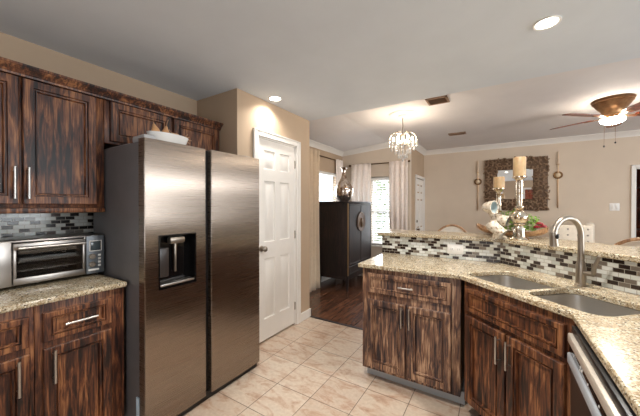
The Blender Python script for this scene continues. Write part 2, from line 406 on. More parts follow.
# windows
def window(name, loc, rz, w, h, mid=True):
    r = sempty(name, loc, rz)
    fb = B()
    for x0, x1, z0, z1 in ((-w/2, -w/2+0.045, 0, h), (w/2-0.045, w/2, 0, h), (-w/2, w/2, 0, 0.045), (-w/2, w/2, h-0.045, h), (-w/2, w/2, h/2-0.02, h/2+0.02))[:5 if mid else 4]:
        fb.box(x0, x1, 0.05, 0.09, z0, z1, 0.004)
    obj('window_frame', fb, WHITE, r)
    obj('window_pane', B().box(-w/2+0.04, w/2-0.04, 0.068, 0.072, 0.04, h-0.04), PANE, r)
    obj('window_sill', B().box(-w/2-0.03, w/2+0.03, -0.045, 0.05, -0.025, 0.0, 0.005), WHITE, r)
    return r
window('window_1', (-2.68, 4.42, 0.72), R(90), 0.90, 1.28)
window('window_2', (-1.85, 5.15, 0.62), 0, 0.46, 1.30)
window('window_3', (-0.35, -1.80, 0.65), R(180), 1.1, 1.4)
window('added_window_right', (4.2, 1.65, 0.6), R(-90), 2.6, 1.7)  # unseen window, added as the opening for the right fill
window('added_window_band', (4.2, 4.75, 1.83), R(-90), 1.9, 0.36, False)  # invented high window, put in for the bright band on the refrigerator
# brown wooden door in the wall behind the photographer, seen in the mirror
d3 = sempty('door_3', (1.72, -1.785, 0.01), R(180))
obj('door_leaf', six_panel_leaf(0.76, 2.03), WOOD_F, d3)
casing('trim_9', (1.34, -1.80, 0), R(180), 0.78, 2.05)

# backsplashes and the half wall that carries the raised bar
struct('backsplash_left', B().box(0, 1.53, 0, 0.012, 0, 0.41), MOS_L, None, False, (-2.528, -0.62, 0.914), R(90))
K0 = (0.02, 2.66)                                     # inner corner of the half wall
kw = B().prism([(-0.95, 2.672), (K0[0]+0.005, 2.672), (0.962, 1.735), (0.962, 0.3), (1.08, 0.3), (1.08, 1.784), (0.072, 2.79), (-0.95, 2.79)], 0, 1.08)
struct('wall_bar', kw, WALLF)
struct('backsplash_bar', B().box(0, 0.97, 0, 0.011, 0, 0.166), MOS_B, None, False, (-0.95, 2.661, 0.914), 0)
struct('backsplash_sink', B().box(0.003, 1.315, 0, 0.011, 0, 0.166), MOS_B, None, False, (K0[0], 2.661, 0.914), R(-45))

# ================================================================== CABINETS
DOORP = [(0, 0.022), (0, 0.004), (0.004, 0), (0.043, 0), (0.046, 0.010), (0.051, 0.010), (0.053, 0.001), (0.057, 0.002), (0.062, 0.018), (0.072, 0.018)]
DRWP = [(0, 0.022), (0, 0.004), (0.004, 0), (0.026, 0), (0.028, 0.009), (0.032, 0.009), (0.034, 0.001), (0.038, 0.002), (0.042, 0.016), (0.050, 0.016)]
def panel(x0, x1, z0, z1, prof, yo=-0.022):
    return B(Matrix.Translation((0, yo, 0))).rect(x0, x1, z0, z1, prof)
def pull(x, z, ln, vertical=True, y=-0.02):
    b = B(); r = 0.006; o = 0.030
    if vertical:
        b.tube([(x, y-o, z-ln/2), (x, y-o, z+ln/2)], r, 10)
        for s in (-1, 1): b.tube([(x, y, z+s*ln*0.36), (x, y-o, z+s*ln*0.36)], r*0.8, 8)
    else:
        b.tube([(x-ln/2, y-o, z), (x+ln/2, y-o, z)], r, 10)
        for s in (-1, 1): b.tube([(x+s*ln*0.36, y, z), (x+s*ln*0.36, y-o, z)], r*0.8, 8)
    return b
def add_door(par, m, x0, x1, z0, z1, hx=None, hz=0, hl=0.15):
    d = obj('cabinet_door', panel(x0, x1, z0, z1, DOORP), m, par)
    if hx is not None: obj('handle', pull(hx, hz, hl), HANDLE, d, 'brushed nickel bar pull')
    return d
def add_drawer(par, m, x0, x1, z0, z1, hl=0.10):
    d = obj('drawer', panel(x0, x1, z0, z1, DRWP), m, par)
    if hl: obj('handle', pull((x0+x1)/2, (z0+z1)/2, hl, False), HANDLE, d, 'brushed nickel bar pull')
    return d
# left base cabinets : local x runs along +Y, front faces the kitchen
c = thing('base_cabinet', 'dark wood base cabinet with drawer and door right beside the refrigerator', 'cabinet', (-1.91, 0.432, 0), R(90))
obj('body', B().box(0, 0.39, 0, 0.60, 0.10, 0.882, 0.002), WOOD_L, c)
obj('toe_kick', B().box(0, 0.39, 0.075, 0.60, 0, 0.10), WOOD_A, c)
add_drawer(c, WOOD_L, 0.028, 0.318, 0.69, 0.836, 0.14)
add_door(c, WOOD_L, 0.028, 0.318, 0.12, 0.657, 0.064, 0.565, 0.165)
c = thing('base_cabinet', 'dark wood base cabinet with drawer and door at the left photo edge', 'cabinet', (-1.91, 0.02, 0), R(90))
obj('body', B().box(0, 0.41, 0, 0.60, 0.10, 0.882, 0.002), WOOD_L, c)
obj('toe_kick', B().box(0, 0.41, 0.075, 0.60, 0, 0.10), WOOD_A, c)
add_drawer(c, WOOD_L, 0.03, 0.39, 0.69, 0.836, 0.14)
add_door(c, WOOD_L, 0.03, 0.39, 0.12, 0.657, 0.350, 0.565, 0.165)
ct = B().box(-2.54, -1.872, -0.02, 0.826, 0.884, 0.914, 0.008, 3)
tag(obj('countertop', ct, GRANITE), 'beige speckled granite countertop under the toaster oven', 'countertop')
# left upper cabinets
c = thing('upper_cabinet', 'tall dark wood wall cabinet with two doors above the toaster oven', 'cabinet', (-2.21, 0.085, 0), R(90))
obj('body', B().box(0, 0.752, 0, 0.328, 1.355, 2.068, 0.002), WOOD_L, c)
add_door(c, WOOD_L, 0.02, 0.357, 1.375, 2.064, 0.334, 1.49, 0.172)
add_door(c, WOOD_L, 0.370, 0.706, 1.375, 2.064, 0.388, 1.49, 0.172)
obj('light_rail', B().box(0, 0.752, -0.018, 0.02, 1.325, 1.354, 0.006).box(0.73, 0.752, 0.02, 0.328, 1.325, 1.354, 0.004), WOOD_L, c)
c = thing('upper_cabinet', 'short dark wood cabinet with two doors above the refrigerator', 'cabinet', (-2.21, 0.840, 0), R(90))
obj('body', B().box(0, 0.932, 0, 0.328, 1.785, 2.068, 0.002), WOOD_L, c)
add_door(c, WOOD_L, 0.030, 0.445, 1.80, 2.066)
add_door(c, WOOD_L, 0.468, 0.895, 1.80, 2.066)
cm = B()
prof = [(0.0, 2.069), (-0.024, 2.069), (-0.026, 2.080), (-0.032, 2.083), (-0.038, 2.096), (-0.052, 2.106), (-0.054, 2.112), (-0.062, 2.114), (-0.062, 2.126), (0.325, 2.126), (0.325, 2.069)]
cm.loft([[(-2.21-y, yy, z) for y, z in prof] for yy in (0.085, 1.772)])
tag(obj('crown_molding', cm, WOOD_L), 'stepped dark wood crown moulding along the tops of the wall cabinets', 'crown moulding')

# peninsula: front facing the camera
c = thing('peninsula_cabinet', 'weathered brown peninsula cabinet with one wide drawer over two doors', 'cabinet', (-0.908, 2.095, 0), 0)
W0 = 0.703
obj('body', B().box(0, W0, 0, 0.558, 0.088, 0.882, 0.002), WOOD_P, c)
obj('toe_kick', B().box(0.01, W0+0.02, 0.075, 0.55, 0, 0.088), plain('painted_toe', srgb(186,190,192), 0.5), c, 'grey toe kick')
add_drawer(c, WOOD_P, 0.048, 0.648, 0.695, 0.846, 0.105)
add_door(c, WOOD_P, 0.048, 0.341, 0.116, 0.640, 0.320, 0.555, 0.15)
add_door(c, WOOD_P, 0.355, 0.648, 0.116, 0.640, 0.376, 0.555, 0.15)
# diagonal sink cabinet
c = thing('sink_cabinet', 'russet wood corner cabinet set diagonally under the double sink', 'cabinet', (-0.180, 2.067, 0), R(-45))
WS = 0.655
sb = B().box(0.0, WS, 0.0, 0.022, 0.10, 0.882, 0.002).box(0.0, WS, 0.022, 0.50, 0.10, 0.13)
obj('body', sb, WOOD_S, c)
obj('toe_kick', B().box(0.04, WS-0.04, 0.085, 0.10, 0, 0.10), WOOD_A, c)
add_drawer(c, WOOD_S, 0.030, WS-0.030, 0.700, 0.846, 0)
add_door(c, WOOD_S, 0.030, WS/2-0.006, 0.116, 0.672, WS/2-0.032, 0.575, 0.15)
add_door(c, WOOD_S, WS/2+0.006, WS-0.030, 0.116, 0.672, WS/2+0.032, 0.575, 0.15)
# sink, in diagonal coordinates (s along (1,-1), t along (1,1))
q = math.sqrt(0.5)
def ST(s, t): return ((s+t)*q, (t-s)*q)
def rrect(s0, s1, t0, t1, r, n=5):
    out = []
    for cx, cy, a0 in ((s1-r, t0+r, -90), (s1-r, t1-r, 0), (s0+r, t1-r, 90), (s0+r, t0+r, 180)):
        for k in range(n+1):
            a = R(a0+90*k/n); out.append((cx+r*math.cos(a), cy+r*math.sin(a)))
    return out
BOWLS = [(-1.640, -1.238, 1.372, 1.715), (-1.212, -0.858, 1.372, 1.715)]
holes = [[ST(*p) for p in rrect(BOWLS[0][0], BOWLS[0][1], BOWLS[0][2], BOWLS[0][3], 0.07)], [ST(*p) for p in rrect(BOWLS[1][0], BOWLS[1][1], BOWLS[1][2], BOWLS[1][3], 0.07)]]
outline = [(-0.93, 2.05), (-0.2, 2.05), (0.27, 1.58), (0.27, 0.3), (0.96, 0.3), (0.96, 1.718), (0.018, 2.66), (-0.93, 2.66)]
cp = B().prism(outline, 0.884, 0.914, holes)
co = tag(obj('countertop', cp, GRANITE), 'beige speckled granite countertop around the sink and along the peninsula', 'countertop')
bv = co.modifiers.new('edge', 'BEVEL'); bv.width = 0.006; bv.segments = 3; bv.limit_method = 'ANGLE'; bv.angle_limit = R(60)
sx, sy = ST(-1.235, 1.54)
sk = thing('double_sink', 'undermount stainless steel double bowl sink in the corner counter', 'sink', (sx, sy, 0.70), 0)
for s0, s1, t0, t1 in BOWLS:
    b = B(Matrix.Translation((-sx, -sy, -0.70)))
    rings = []
    for ins, z, rr in ((-0.010, 0.882, 0.078), (0.002, 0.882, 0.07), (0.004, 0.86, 0.07), (0.012, 0.74, 0.065), (0.030, 0.715, 0.06), (0.09, 0.708, 0.05), (0.150, 0.705, 0.015)):
        rings.append([(*ST(*p), z) for p in rrect(s0+ins, s1-ins, t0+ins, t1-ins, rr)])
    b.loft(rings, False, True)
    bo = obj('bowl', b, SINKM, sk)
    so = bo.modifiers.new('gauge', 'SOLIDIFY'); so.thickness = 0.0015; so.offset = 1
    dx, dy = ST((s0+s1)/2, (t0+t1)/2)
    obj('drain', B(Matrix.Translation((dx-sx, dy-sy, 0.006))).lathe([(0.042, 0), (0.042, 0.003), (0.034, 0.003), (0.030, 0.001), (0, 0.001)], 20), NICKEL, bo)
# faucet
fx, fy = 0.403, 2.150
fa = thing('kitchen_faucet', 'brushed nickel gooseneck faucet with pull down sprayer behind the sink', 'faucet', (fx, fy, 0.914), R(-45))
obj('base', B().lathe([(0.028, 0), (0.028, 0.006), (0.024, 0.010), (0.023, 0.085), (0.022, 0.12), (0.0165, 0.14)], 20), NICKEL, fa)
pts = [(0, 0, 0.12), (0, 0, 0.20), (0, 0, 0.285)]
for k in range(1, 15):
    a = PI*k/15*1.02
    pts.append((0, -0.098+0.098*math.cos(a), 0.285+0.098*math.sin(a)))
pts.append((0, -0.1985, 0.290))
obj('spout', B().tube(pts, 0.0150, 14), NICKEL, fa)
obj('spray_head', B(Matrix.Translation((0, -0.199, 0.308)) @ Matrix.Rotation(R(186), 4, 'X')).lathe([(0.016, 0), (0.019, 0.012), (0.019, 0.03), (0.021, 0.065), (0.022, 0.078), (0.017, 0.080), (0, 0.080)], 18), NICKEL, fa)
obj('spray_button', B().ball((0.017, -0.197, 0.285), 0.010, sz=1.5), BLACK, fa)
lv = B().tube([(0.018, 0, 0.075), (0.062, 0, 0.078)], [0.013, 0.015], 14).tube([(0.058, 0, 0.076), (0.068, -0.004, 0.115), (0.092, -0.006, 0.180)], [0.012, 0.010, 0.008], 10)
obj('lever', lv, NICKEL, fa)
# raised bar
bar = B().prism([(-0.985, 2.630), (0.004, 2.630), (0.930, 1.704), (0.930, 0.3), (1.36, 0.3), (1.36, 1.885), (0.200, 3.045), (-0.985, 3.045)], 1.0805, 1.112)
bo = tag(obj('bar_top', bar, GRANITE), 'raised beige granite bar ledge above the mosaic tile', 'bar top')
bv = bo.modifiers.new('edge', 'BEVEL'); bv.width = 0.006; bv.segments = 3; bv.limit_method = 'ANGLE'; bv.angle_limit = R(60)
# dishwasher and its neighbour
dw = thing('dishwasher', 'dishwasher with steel door and dark control strip at the right photo edge', 'dishwasher', (0.270, 1.545, 0), R(-90))
obj('tub', B().box(0.012, 0.612, 0.03, 0.60, 0.02, 0.875).box(0.012, 0.612, -0.010, 0.03, 0.847, 0.876, 0.002), BLACK, dw)
obj('door', B().box(0.012, 0.612, -0.012, 0.03, 0.11, 0.718, 0.004), plain('dark_steel', srgb(96,84,76), 0.3, 0.85), dw)
obj('lower_trim', B().box(0.012, 0.612, -0.024, 0.03, 0.722, 0.765, 0.006), plain('pale_steel', srgb(206,214,222), 0.3, 0.4), dw)
cs = obj('control_strip', B().box(0.012, 0.612, -0.018, 0.03, 0.768, 0.803, 0.002), BLACKGL, dw, 'black control strip with small white marks')
for x, w, z in ((0.10, 0.006, 0.792), (0.200, 0.014, 0.800), (0.216, 0.010, 0.792), (0.196, 0.008, 0.786), (0.226, 0.008, 0.800), (0.30, 0.006, 0.790), (0.42, 0.006, 0.790), (0.50, 0.006, 0.790)):
    obj('control_mark', B().box(x, x+w, -0.0190, -0.0175, z-0.009, z-0.003), WHITEPL, cs, 'white mark')
obj('top_trim', B().box(0.012, 0.612, -0.023, 0.03, 0.806, 0.845, 0.006), plain('warm_steel', srgb(214,204,190), 0.32, 0.4), dw)
obj('toe_kick', B().box(0.012, 0.612, 0.06, 0.08, 0.0, 0.105), BLACK, dw)
c = thing('base_cabinet', 'russet wood base cabinet on the far side of the dishwasher', 'cabinet', (0.305, 0.925, 0), R(-90))
obj('body', B().box(0, 0.62, 0, 0.64, 0.10, 0.882, 0.002), WOOD_S, c); obj('toe_kick', B().box(0, 0.62, 0.075, 0.6, 0, 0.10), WOOD_A, c)
add_drawer(c, WOOD_S, 0.03, 0.59, 0.70, 0.846); add_door(c, WOOD_S, 0.03, 0.59, 0.12, 0.67, 0.07, 0.575)

# ================================================================== REFRIGERATOR  (local x along +Y, front face y=0)
FX = -1.70
fr = thing('refrigerator', 'tall stainless steel side by side refrigerator with water dispenser', 'refrigerator', (FX, 0.842, 0), R(90))
obj('case', B().box(0.002, 0.908, 0.075, 0.70, 0.03, 1.742, 0.004), GREYCASE, fr)
obj('grille', B().box(0.01, 0.913, 0.03, 0.10, 0.005, 0.055), BLACK, fr)
def bowed(x0, x1, z0, z1, hole=None):
    b = B(); n = 10
    def yf(x):
        u = (x-x0)/(x1-x0); return 0.006*(2*u-1)**2
    cols = [x0+(x1-x0)*k/n for k in range(n+1)]
    if hole: cols = sorted(set(cols + [hole[0], hole[1]]))
    cols = [x0, x0+0.004] + [x for x in cols if x0+0.004 < x < x1-0.004] + [x1-0.004, x1]
    rows = [z0, z1] if not hole else [z0, hole[2], hole[3], z1]
    G = {}
    for i, x in enumerate(cols):
        for j, z in enumerate(rows):
            G[i, j] = b.v(x, yf(x)+(0.004 if i in (0, len(cols)-1) else 0), z)
    for i in range(len(cols)-1):
        for j in range(len(rows)-1):
            if hole and j == 1 and cols[i] >= hole[0]-1e-6 and cols[i+1] <= hole[1]+1e-6: continue
            b.f([G[i, j], G[i+1, j], G[i+1, j+1], G[i, j+1]])
    J = len(rows)-1; I = len(cols)-1
    bk = {(i, j): b.v(cols[i], 0.07, rows[j]) for i in (0, I) for j in range(J+1)}
    for i in (0, I):
        for j in range(J): b.f([G[i, j], G[i, j+1], bk[i, j+1], bk[i, j]])
    for j in (0, J):
        b.f([G[i, j] for i in range(I+1)] + [bk[I, j], bk[0, j]])
    b.f([bk[0, j] for j in range(J+1)] + [bk[I, j] for j in range(J, -1, -1)])
    return b
HX = (0.079, 0.319, 0.867, 1.185)
fd = obj('freezer_door', bowed(0, 0.402, 0.05, 1.757, HX), FRIDGE, fr)
rd = obj('fridge_door', bowed(0.446, 0.923, 0.05, 1.76), FRIDGE, fr)
obj('handle_recess', B().box(0.395, 0.452, 0.045, 0.072, 0.05, 1.755), BLACK, fr, 'dark recessed grip between the doors')
dp = obj('dispenser', B().rect(HX[0]-0.004, HX[1]+0.004, HX[2]-0.004, HX[3]+0.004, [(0.004, 0.004), (0, -0.002), (0.007, -0.003), (0.009, 0.004), (0.010, 0.062)], False, True), BLACKGL, fd, 'black dispenser recess')
obj('dispenser_nozzle', B().box(0.150, 0.250, 0.004, 0.050, 1.130, 1.172, 0.012).box(0.192, 0.206, 0.03, 0.045, 0.95, 1.135, 0.004), plain('satin_metal', srgb(150,140,128), 0.3, 0.9), dp)
obj('dispenser_paddle', B().box(0.10, 0.165, 0.045, 0.055, 0.925, 1.105, 0.006), plain('smoke_plastic', srgb(46,40,38), 0.3), dp)
obj('drip_tray', B().box(0.088, 0.310, 0.0, 0.058, 0.878, 0.892, 0.003), STEEL, dp)
obj('hinge_cover', B().box(0.006, 0.075, 0.02, 0.16, 1.7425, 1.782, 0.01), plain('grey_plastic', srgb(160,160,162), 0.5), fr)
obj('hinge_cover', B().box(0.80, 0.900, 0.075, 0.20, 1.7425, 1.782, 0.01), bpy.data.materials['grey_plastic'], fr)
obj('top_strip', B().box(0.02, 0.90, 0.22, 0.68, 1.742, 1.752, 0.003), bpy.data.materials['grey_plastic'], fr)
obj('lower_hinge', B().box(-0.006, 0.004, 0.075, 0.10, 0.02, 0.24, 0.002), plain('tag_blue', srgb(190,210,226), 0.4), fr, 'pale strip low on the side')

# toaster oven
TX = -2.205
to = thing('toaster_oven', 'stainless steel toaster oven with glass door on the granite counter', 'toaster oven', (TX, 0.318, 0.914), R(90))
W_, H_, D_ = 0.517, 0.262, 0.31
sh = B()
sh.box(0, W_, 0.02, 0.024, 0.018, 0.02)
sh.box(0, 0.012, 0.01, D_, 0.018, H_, 0.003).box(W_-0.105, W_-0.095, 0.01, D_, 0.018, H_, 0.003).box(W_-0.012, W_, 0.01, D_, 0.018, H_, 0.003)
sh.box(0, W_, 0.01, D_, H_-0.012, H_, 0.004).box(0, W_, 0.01, D_, 0.018, 0.03, 0.003).box(0, W_, D_-0.01, D_, 0.018, H_, 0.003)
obj('shell', sh, STEEL, to)
obj('side_panel', B().box(0.0, 0.095, -0.002, 0.012, 0.018, H_-0.004, 0.004), STEEL, to)
obj('control_panel', B().box(W_-0.098, W_, -0.002, 0.012, 0.018, H_-0.002, 0.004), plain('slate_steel', srgb(120,126,132), 0.4, 0.5), to)
obj('display', B().box(W_-0.078, W_-0.02, -0.006, -0.001, 0.165, 0.225, 0.003), plain('lcd', srgb(70,80,84), 0.15), to, 'square grey display')
obj('display_frame', B().rect(W_-0.082, W_-0.016, 0.161, 0.229, [(0, -0.001), (0, -0.006), (0.004, -0.006), (0.004, -0.001)], False, False), WHITEPL, to)
for z in (0.128, 0.078):
    obj('dial', B(Matrix.Translation((W_-0.068, -0.002, z)) @ Matrix.Rotation(R(90), 4, 'X')).lathe([(0.018, 0), (0.017, 0.012), (0.013, 0.016), (0, 0.016)], 18), NICKEL, to)
for k in range(4):
    obj('button', B().box(W_-0.036, W_-0.020, -0.006, -0.001, 0.060+k*0.022, 0.074+k*0.022, 0.002), WHITEPL, to)
obj('button', B().box(W_-0.088, W_-0.03, -0.005, -0.001, 0.036, 0.048, 0.002), WHITEPL, to)
dr = B()
dr.box(0.098, 0.414, -0.006, 0.008, 0.022, 0.058, 0.004).box(0.098, 0.414, -0.006, 0.008, 0.212, 0.246, 0.004).box(0.098, 0.112, -0.006, 0.008, 0.058, 0.212, 0.003).box(0.400, 0.414, -0.006, 0.008, 0.058, 0.212, 0.003)
od = obj('oven_door', dr, STEEL, to)
obj('door_glass', B().box(0.110, 0.402, -0.001, 0.002, 0.056, 0.214), OVENGL, od)
obj('door_handle', B().tube([(0.112, -0.034, 0.222), (0.405, -0.034, 0.222)], 0.009, 12).tube([(0.125, -0.004, 0.222), (0.125, -0.034, 0.222)], 0.006).tube([(0.392, -0.004, 0.222), (0.392, -0.034, 0.222)], 0.006), STEEL, od)
rk = B()
for z in (0.09, 0.14):
    for k in range(9): rk.tube([(0.106, 0.02+k*0.03, z), (0.408, 0.02+k*0.03, z)], 0.0018, 6)
obj('rack', rk, HANDLE, to)
obj('cavity', B().box(0.10, 0.41, 0.285, 0.305, 0.03, 0.238), plain('oven_dark', srgb(70,66,62), 0.4), to)
for x in (0.03, W_-0.03):
    for y in (0.03, D_-0.03): obj('foot', B().lathe([(0.012, 0), (0.014, 0.02)], 12, (x, y, 0)), BLACK, to)
# bowl of gourds on the refrigerator
bw = thing('oval_dish', 'white oval ceramic dish on top of the refrigerator', 'dish', (-1.855, 1.070, 1.7545), 0)
b = B().lathe([(0.045, 0), (0.05, 0.006), (0.064, 0.040), (0.072, 0.078), (0.069, 0.080), (0.060, 0.042), (0.045, 0.012), (0, 0.010)], 32, (0, 0, 0), True, True, 1.0, 1.9)
obj('dish', b, plain('white_ceramic', srgb(228,226,222), 0.25, 0, 0.03), bw)
GOURD = plain('gourd_tan', srgb(198,150,104), 0.5, 0, 0.2, 30)
def gourd(name, loc, rx, ry, label, s=1.0):
    g = thing(name, label, 'gourd', loc, 0); g.rotation_euler = (rx, ry, 0.3)
    obj('fruit', B().lathe([(0, -0.024*s), (0.016*s, -0.02*s), (0.023*s, 0), (0.020*s, 0.016*s), (0.010*s, 0.034*s), (0.006*s, 0.046*s), (0, 0.048*s)], 18), GOURD, g)
    obj('stem', B().tube([(0, 0, 0.044*s), (0.002, 0, 0.06*s), (0.010, 0, 0.085*s)], [0.003, 0.002, 0.0016], 6), WOOD_B, g)
gourd('dried_gourd', (-1.850, 0.985, 1.835), 0.25, -0.1, 'tan gourd with long tilted stem, nearest the left end of the dish', 1.15)
gourd('dried_gourd', (-1.850, 1.045, 1.835), -0.05, 0.1, 'tan gourd with upright stem in the middle of the white dish', 1.15)
gourd('dried_gourd', (-1.845, 1.122, 1.828), 1.2, 0.2, 'tan gourd lying on its side at the right of the white dish', 1.1)
sp = B()
for a, ln in ((0.1, 0.06), (0.6, 0.05), (1.0, 0.055), (-0.4, 0.05)):
    sp.tube([(0, 0, 0), (0.0, math.cos(a)*ln*0.6, math.sin(a)*ln*0.6+0.004), (0.004, math.cos(a)*ln, math.sin(a)*ln)], [0.003, 0.005, 0.001], 6)
tag(obj('dried_sprig', sp, WOOD_B, None, None, True, (-1.848, 1.172, 1.822)), 'small brown dried sprig poking out of the right end of the white dish', 'sprig')

# outlet on the bar tile and switch on the far wall
ou = thing('wall_outlet', 'white double outlet plate on the mosaic behind the peninsula counter', 'outlet', (-0.303, 2.6605, 0.998), 0)
obj('plate', B().box(-0.062, 0.062, -0.008, 0, -0.042, 0.042, 0.004), WHITEPL, ou)
for x in (-0.026, 0.026):
    rc = obj('receptacle', B().box(x-0.016, x+0.016, -0.011, -0.006, -0.018, 0.018, 0.004), WHITEPL, ou)
    obj('slots', B().box(x-0.007, x-0.005, -0.0115, -0.0105, -0.006, 0.006).box(x+0.005, x+0.007, -0.0115, -0.0105, -0.006, 0.006), BLACK, rc)
sw = thing('light_switch', 'white double light switch plate on the beige wall by the doorway', 'light switch', (1.575, 6.3, 1.35), 0)
obj('plate', B().box(-0.058, 0.058, -0.007, 0, -0.06, 0.06, 0.004), WHITEPL, sw)
for x in (-0.024, 0.024): obj('toggle', B().box(x-0.012, x+0.012, -0.012, -0.006, -0.03, 0.03, 0.003), WHITE, sw)

# ================================================================== BAR DECOR
def candlestick(name, label, loc, sc, prof, candle_h, candle_r):
    t = thing(name, label, 'candlestick', loc)
    z = sc
    obj('stem', B().lathe(prof, 28), MERC, t)
    return t
tall = [(0.062, 0), (0.064, 0.006), (0.055, 0.016), (0.044, 0.026), (0.040, 0.05), (0.036, 0.085), (0.028, 0.105), (0.040, 0.112), (0.042, 0.118), (0.036, 0.126), (0.052, 0.145), (0.058, 0.165), (0.053, 0.190), (0.034, 0.210), (0.022, 0.222), (0.031, 0.236), (0.031, 0.244), (0.020, 0.256), (0.022, 0.29), (0.024, 0.40), (0.022, 0.445), (0.030, 0.455), (0.046, 0.466), (0.047, 0.474), (0, 0.474)]
TL = (0.139, 2.595, 1.112)
candlestick('candlestick', 'tall silvery mercury glass candlestick with bulbous foot on the bar', TL, 1, tall, 0, 0)
def candle(loc, r, h, label):
    t = thing('pillar_candle', label, 'candle', loc)
    obj('wax', B().lathe([(r, 0), (r, h-0.004), (r*0.94, h), (r*0.5, h-0.004), (0, h-0.006)], 26), CANDLE, t)
    obj('wick', B().tube([(0, 0, h-0.008), (0.001, 0, h+0.006)], 0.0012, 6), BLACK, t)
candle((TL[0], TL[1], TL[2]+0.474), 0.041, 0.142, 'tan pillar candle on the tall candlestick')
short = [(0.050, 0), (0.052, 0.005), (0.044, 0.014), (0.030, 0.030), (0.024, 0.06), (0.034, 0.075), (0.044, 0.10), (0.048, 0.125), (0.040, 0.155), (0.022, 0.18), (0.016, 0.20), (0.024, 0.215), (0.016, 0.23), (0.017, 0.31), (0.019, 0.363), (0.030, 0.378), (0.044, 0.390), (0.044, 0.397), (0, 0.397)]
SL = (0.010, 2.735, 1.112)
candlestick('candlestick', 'shorter silvery mercury glass candlestick behind the white ornament', SL, 1, short, 0, 0)
candle((SL[0], SL[1], SL[2]+0.397), 0.040, 0.092, 'short tan pillar candle on the shorter candlestick')
# white ornament of tumbling open vessels
OX, OY, OZ = -0.012, 2.612, 1.112
orn = thing('vessel_ornament', 'whitewashed ornament of tumbling open vessels on the bar corner', 'ornament', (OX, OY, OZ))
def vessel(c, axis, ln, r0, r1):
    axis = Vector(axis).normalized(); rot = axis.to_track_quat('Z', 'Y').to_matrix().to_4x4()
    b = B(Matrix.Translation(c) @ rot)
    b.lathe([(0, -ln*0.5), (r0*0.75, -ln*0.48), (r0, -ln*0.3), (r1*0.96, ln*0.2), (r1, ln*0.5), (r1*0.86, ln*0.5), (r1*0.8, ln*0.2), (r0*0.7, -ln*0.3), (0, -ln*0.35)], 22, (0, 0, 0), False, False)
    return b

# the vessels tumble down to the right and towards the kitchen: directions as (right, towards kitchen, up)
def lining(c, axis, ln, r1):
    rot = Vector(axis).normalized().to_track_quat('Z', 'Y').to_matrix().to_4x4()
    return B(Matrix.Translation(c) @ rot).lathe([(r1*0.84, ln*0.42), (r1*0.78, ln*0.2), (r1*0.5, -ln*0.1), (0, -ln*0.15)], 22, (0, 0, 0), False, False)
def dv(r, t, u): return (0.848*r+0.53*t, 0.53*r-0.848*t, u)
for c_, ax, ln, r0, r1 in ((dv(-0.062, 0.020, 0.243), dv(0.42, 0.88, 0.02), 0.085, 0.038, 0.052), (dv(0.030, 0.012, 0.150), dv(0.62, 0.70, -0.30), 0.105, 0.032, 0.042), (dv(-0.018, 0.032, 0.080), dv(0.40, 0.50, -0.55), 0.13, 0.046, 0.042)):
    vs_ = obj('vessel', vessel(c_, ax, ln, r0, r1), SHELLM, orn)
    obj('lining', lining(c_, ax, ln, r1), LINING, vs_, 'grey blue inside')
obj('link', B().tube([dv(-0.05, 0.0, 0.21), dv(-0.02, 0.0, 0.17), dv(0.0, 0.0, 0.12), dv(-0.005, 0.012, 0.05), dv(-0.005, 0.012, 0.0)], [0.014, 0.018, 0.018, 0.018, 0.024], 12), SHELLM, orn)
obj('foot', B().lathe([(0.034, 0), (0.032, 0.012), (0.018, 0.022), (0, 0.024)], 18, dv(0.052, 0.0, 0)), SHELLM, orn)
bt = bpy.data.materials['pale_steel']
# dough bowl with greenery
db = thing('dough_bowl', 'long tan wooden dough bowl with raised tips behind the candlesticks', 'bowl', (0.080, 2.850, 1.112), R(-32))
n = 24; rings = []
LB = 0.283
outer = []; inner = []
b = B(); secs = []
for k in range(n+1):
    u = -1+2*k/n; x = u*LB; wd = 0.085*math.sqrt(max(0.02, 1-u*u)); lift = 0.030*u*u + 0.026*abs(u)**6; h = 0.040
    ring = []
    for j in range(9):
        a = PI*j/8; ring.append((x, -wd*math.cos(a), lift+h-(h)*math.sin(a)))
    for j in range(8, -1, -1):
        a = PI*j/8; ring.append((x, -wd*0.86*math.cos(a), lift+h-(h*0.8)*math.sin(a)+0.0005))
    secs.append(ring)
b.loft(secs)
obj('bowl', b, WOOD_B, db)
gr = thing('greenery', 'bushy green leaf arrangement with red flowers in the wooden bowl', 'plant', (0.125, 2.822, 1.125), R(-32))
lf = B(); rng = random.Random(3)
for k in range(560):
    u = rng.uniform(-1, 1); th = rng.uniform(0, 2*PI); rad = rng.random()**0.5
    cx = u*0.16; cy = math.cos(th)*0.065*rad; cz = 0.050+abs(math.sin(th))*0.170*rad*(1-0.4*u*u)
    M = Matrix.Translation((cx, cy, cz)) @ Matrix.Rotation(rng.uniform(0, 2*PI), 4, 'Z') @ Matrix.Rotation(rng.uniform(-0.3, 1.2), 4, 'Y')
    ln = rng.uniform(0.018, 0.034); wd = ln*0.36
    P = [M @ Vector(p) for p in ((0, 0, 0), (ln*0.5, -wd, 0.003), (ln, 0, -0.003), (ln*0.5, wd, 0.003), (ln*0.5, 0, -0.002))]
    V = [lf.v(*p) for p in P]
    lf.f([V[0], V[1], V[4]]); lf.f([V[1], V[2], V[4]]); lf.f([V[2], V[3], V[4]]); lf.f([V[3], V[0], V[4]])
obj('foliage', lf, LEAF, gr, 'dense small green leaves', False)
for x, y, z in ((0.185, -0.02, 0.105), (0.205, -0.01, 0.085), (0.175, -0.035, 0.080)):
    fb = B()
    for r, t, h in ((0.020, 0.2, 0.0), (0.015, 0.7, 0.006), (0.009, 1.1, 0.010)):
        for k in range(6):
            a = 2*PI*k/6+t; fb.ball((x+math.cos(a)*r*0.7, y+math.sin(a)*r*0.7, z+h), r*0.62, 8, 5, 1, 1, 0.7)
    obj('flower', fb, RED, gr, 'red flower head')

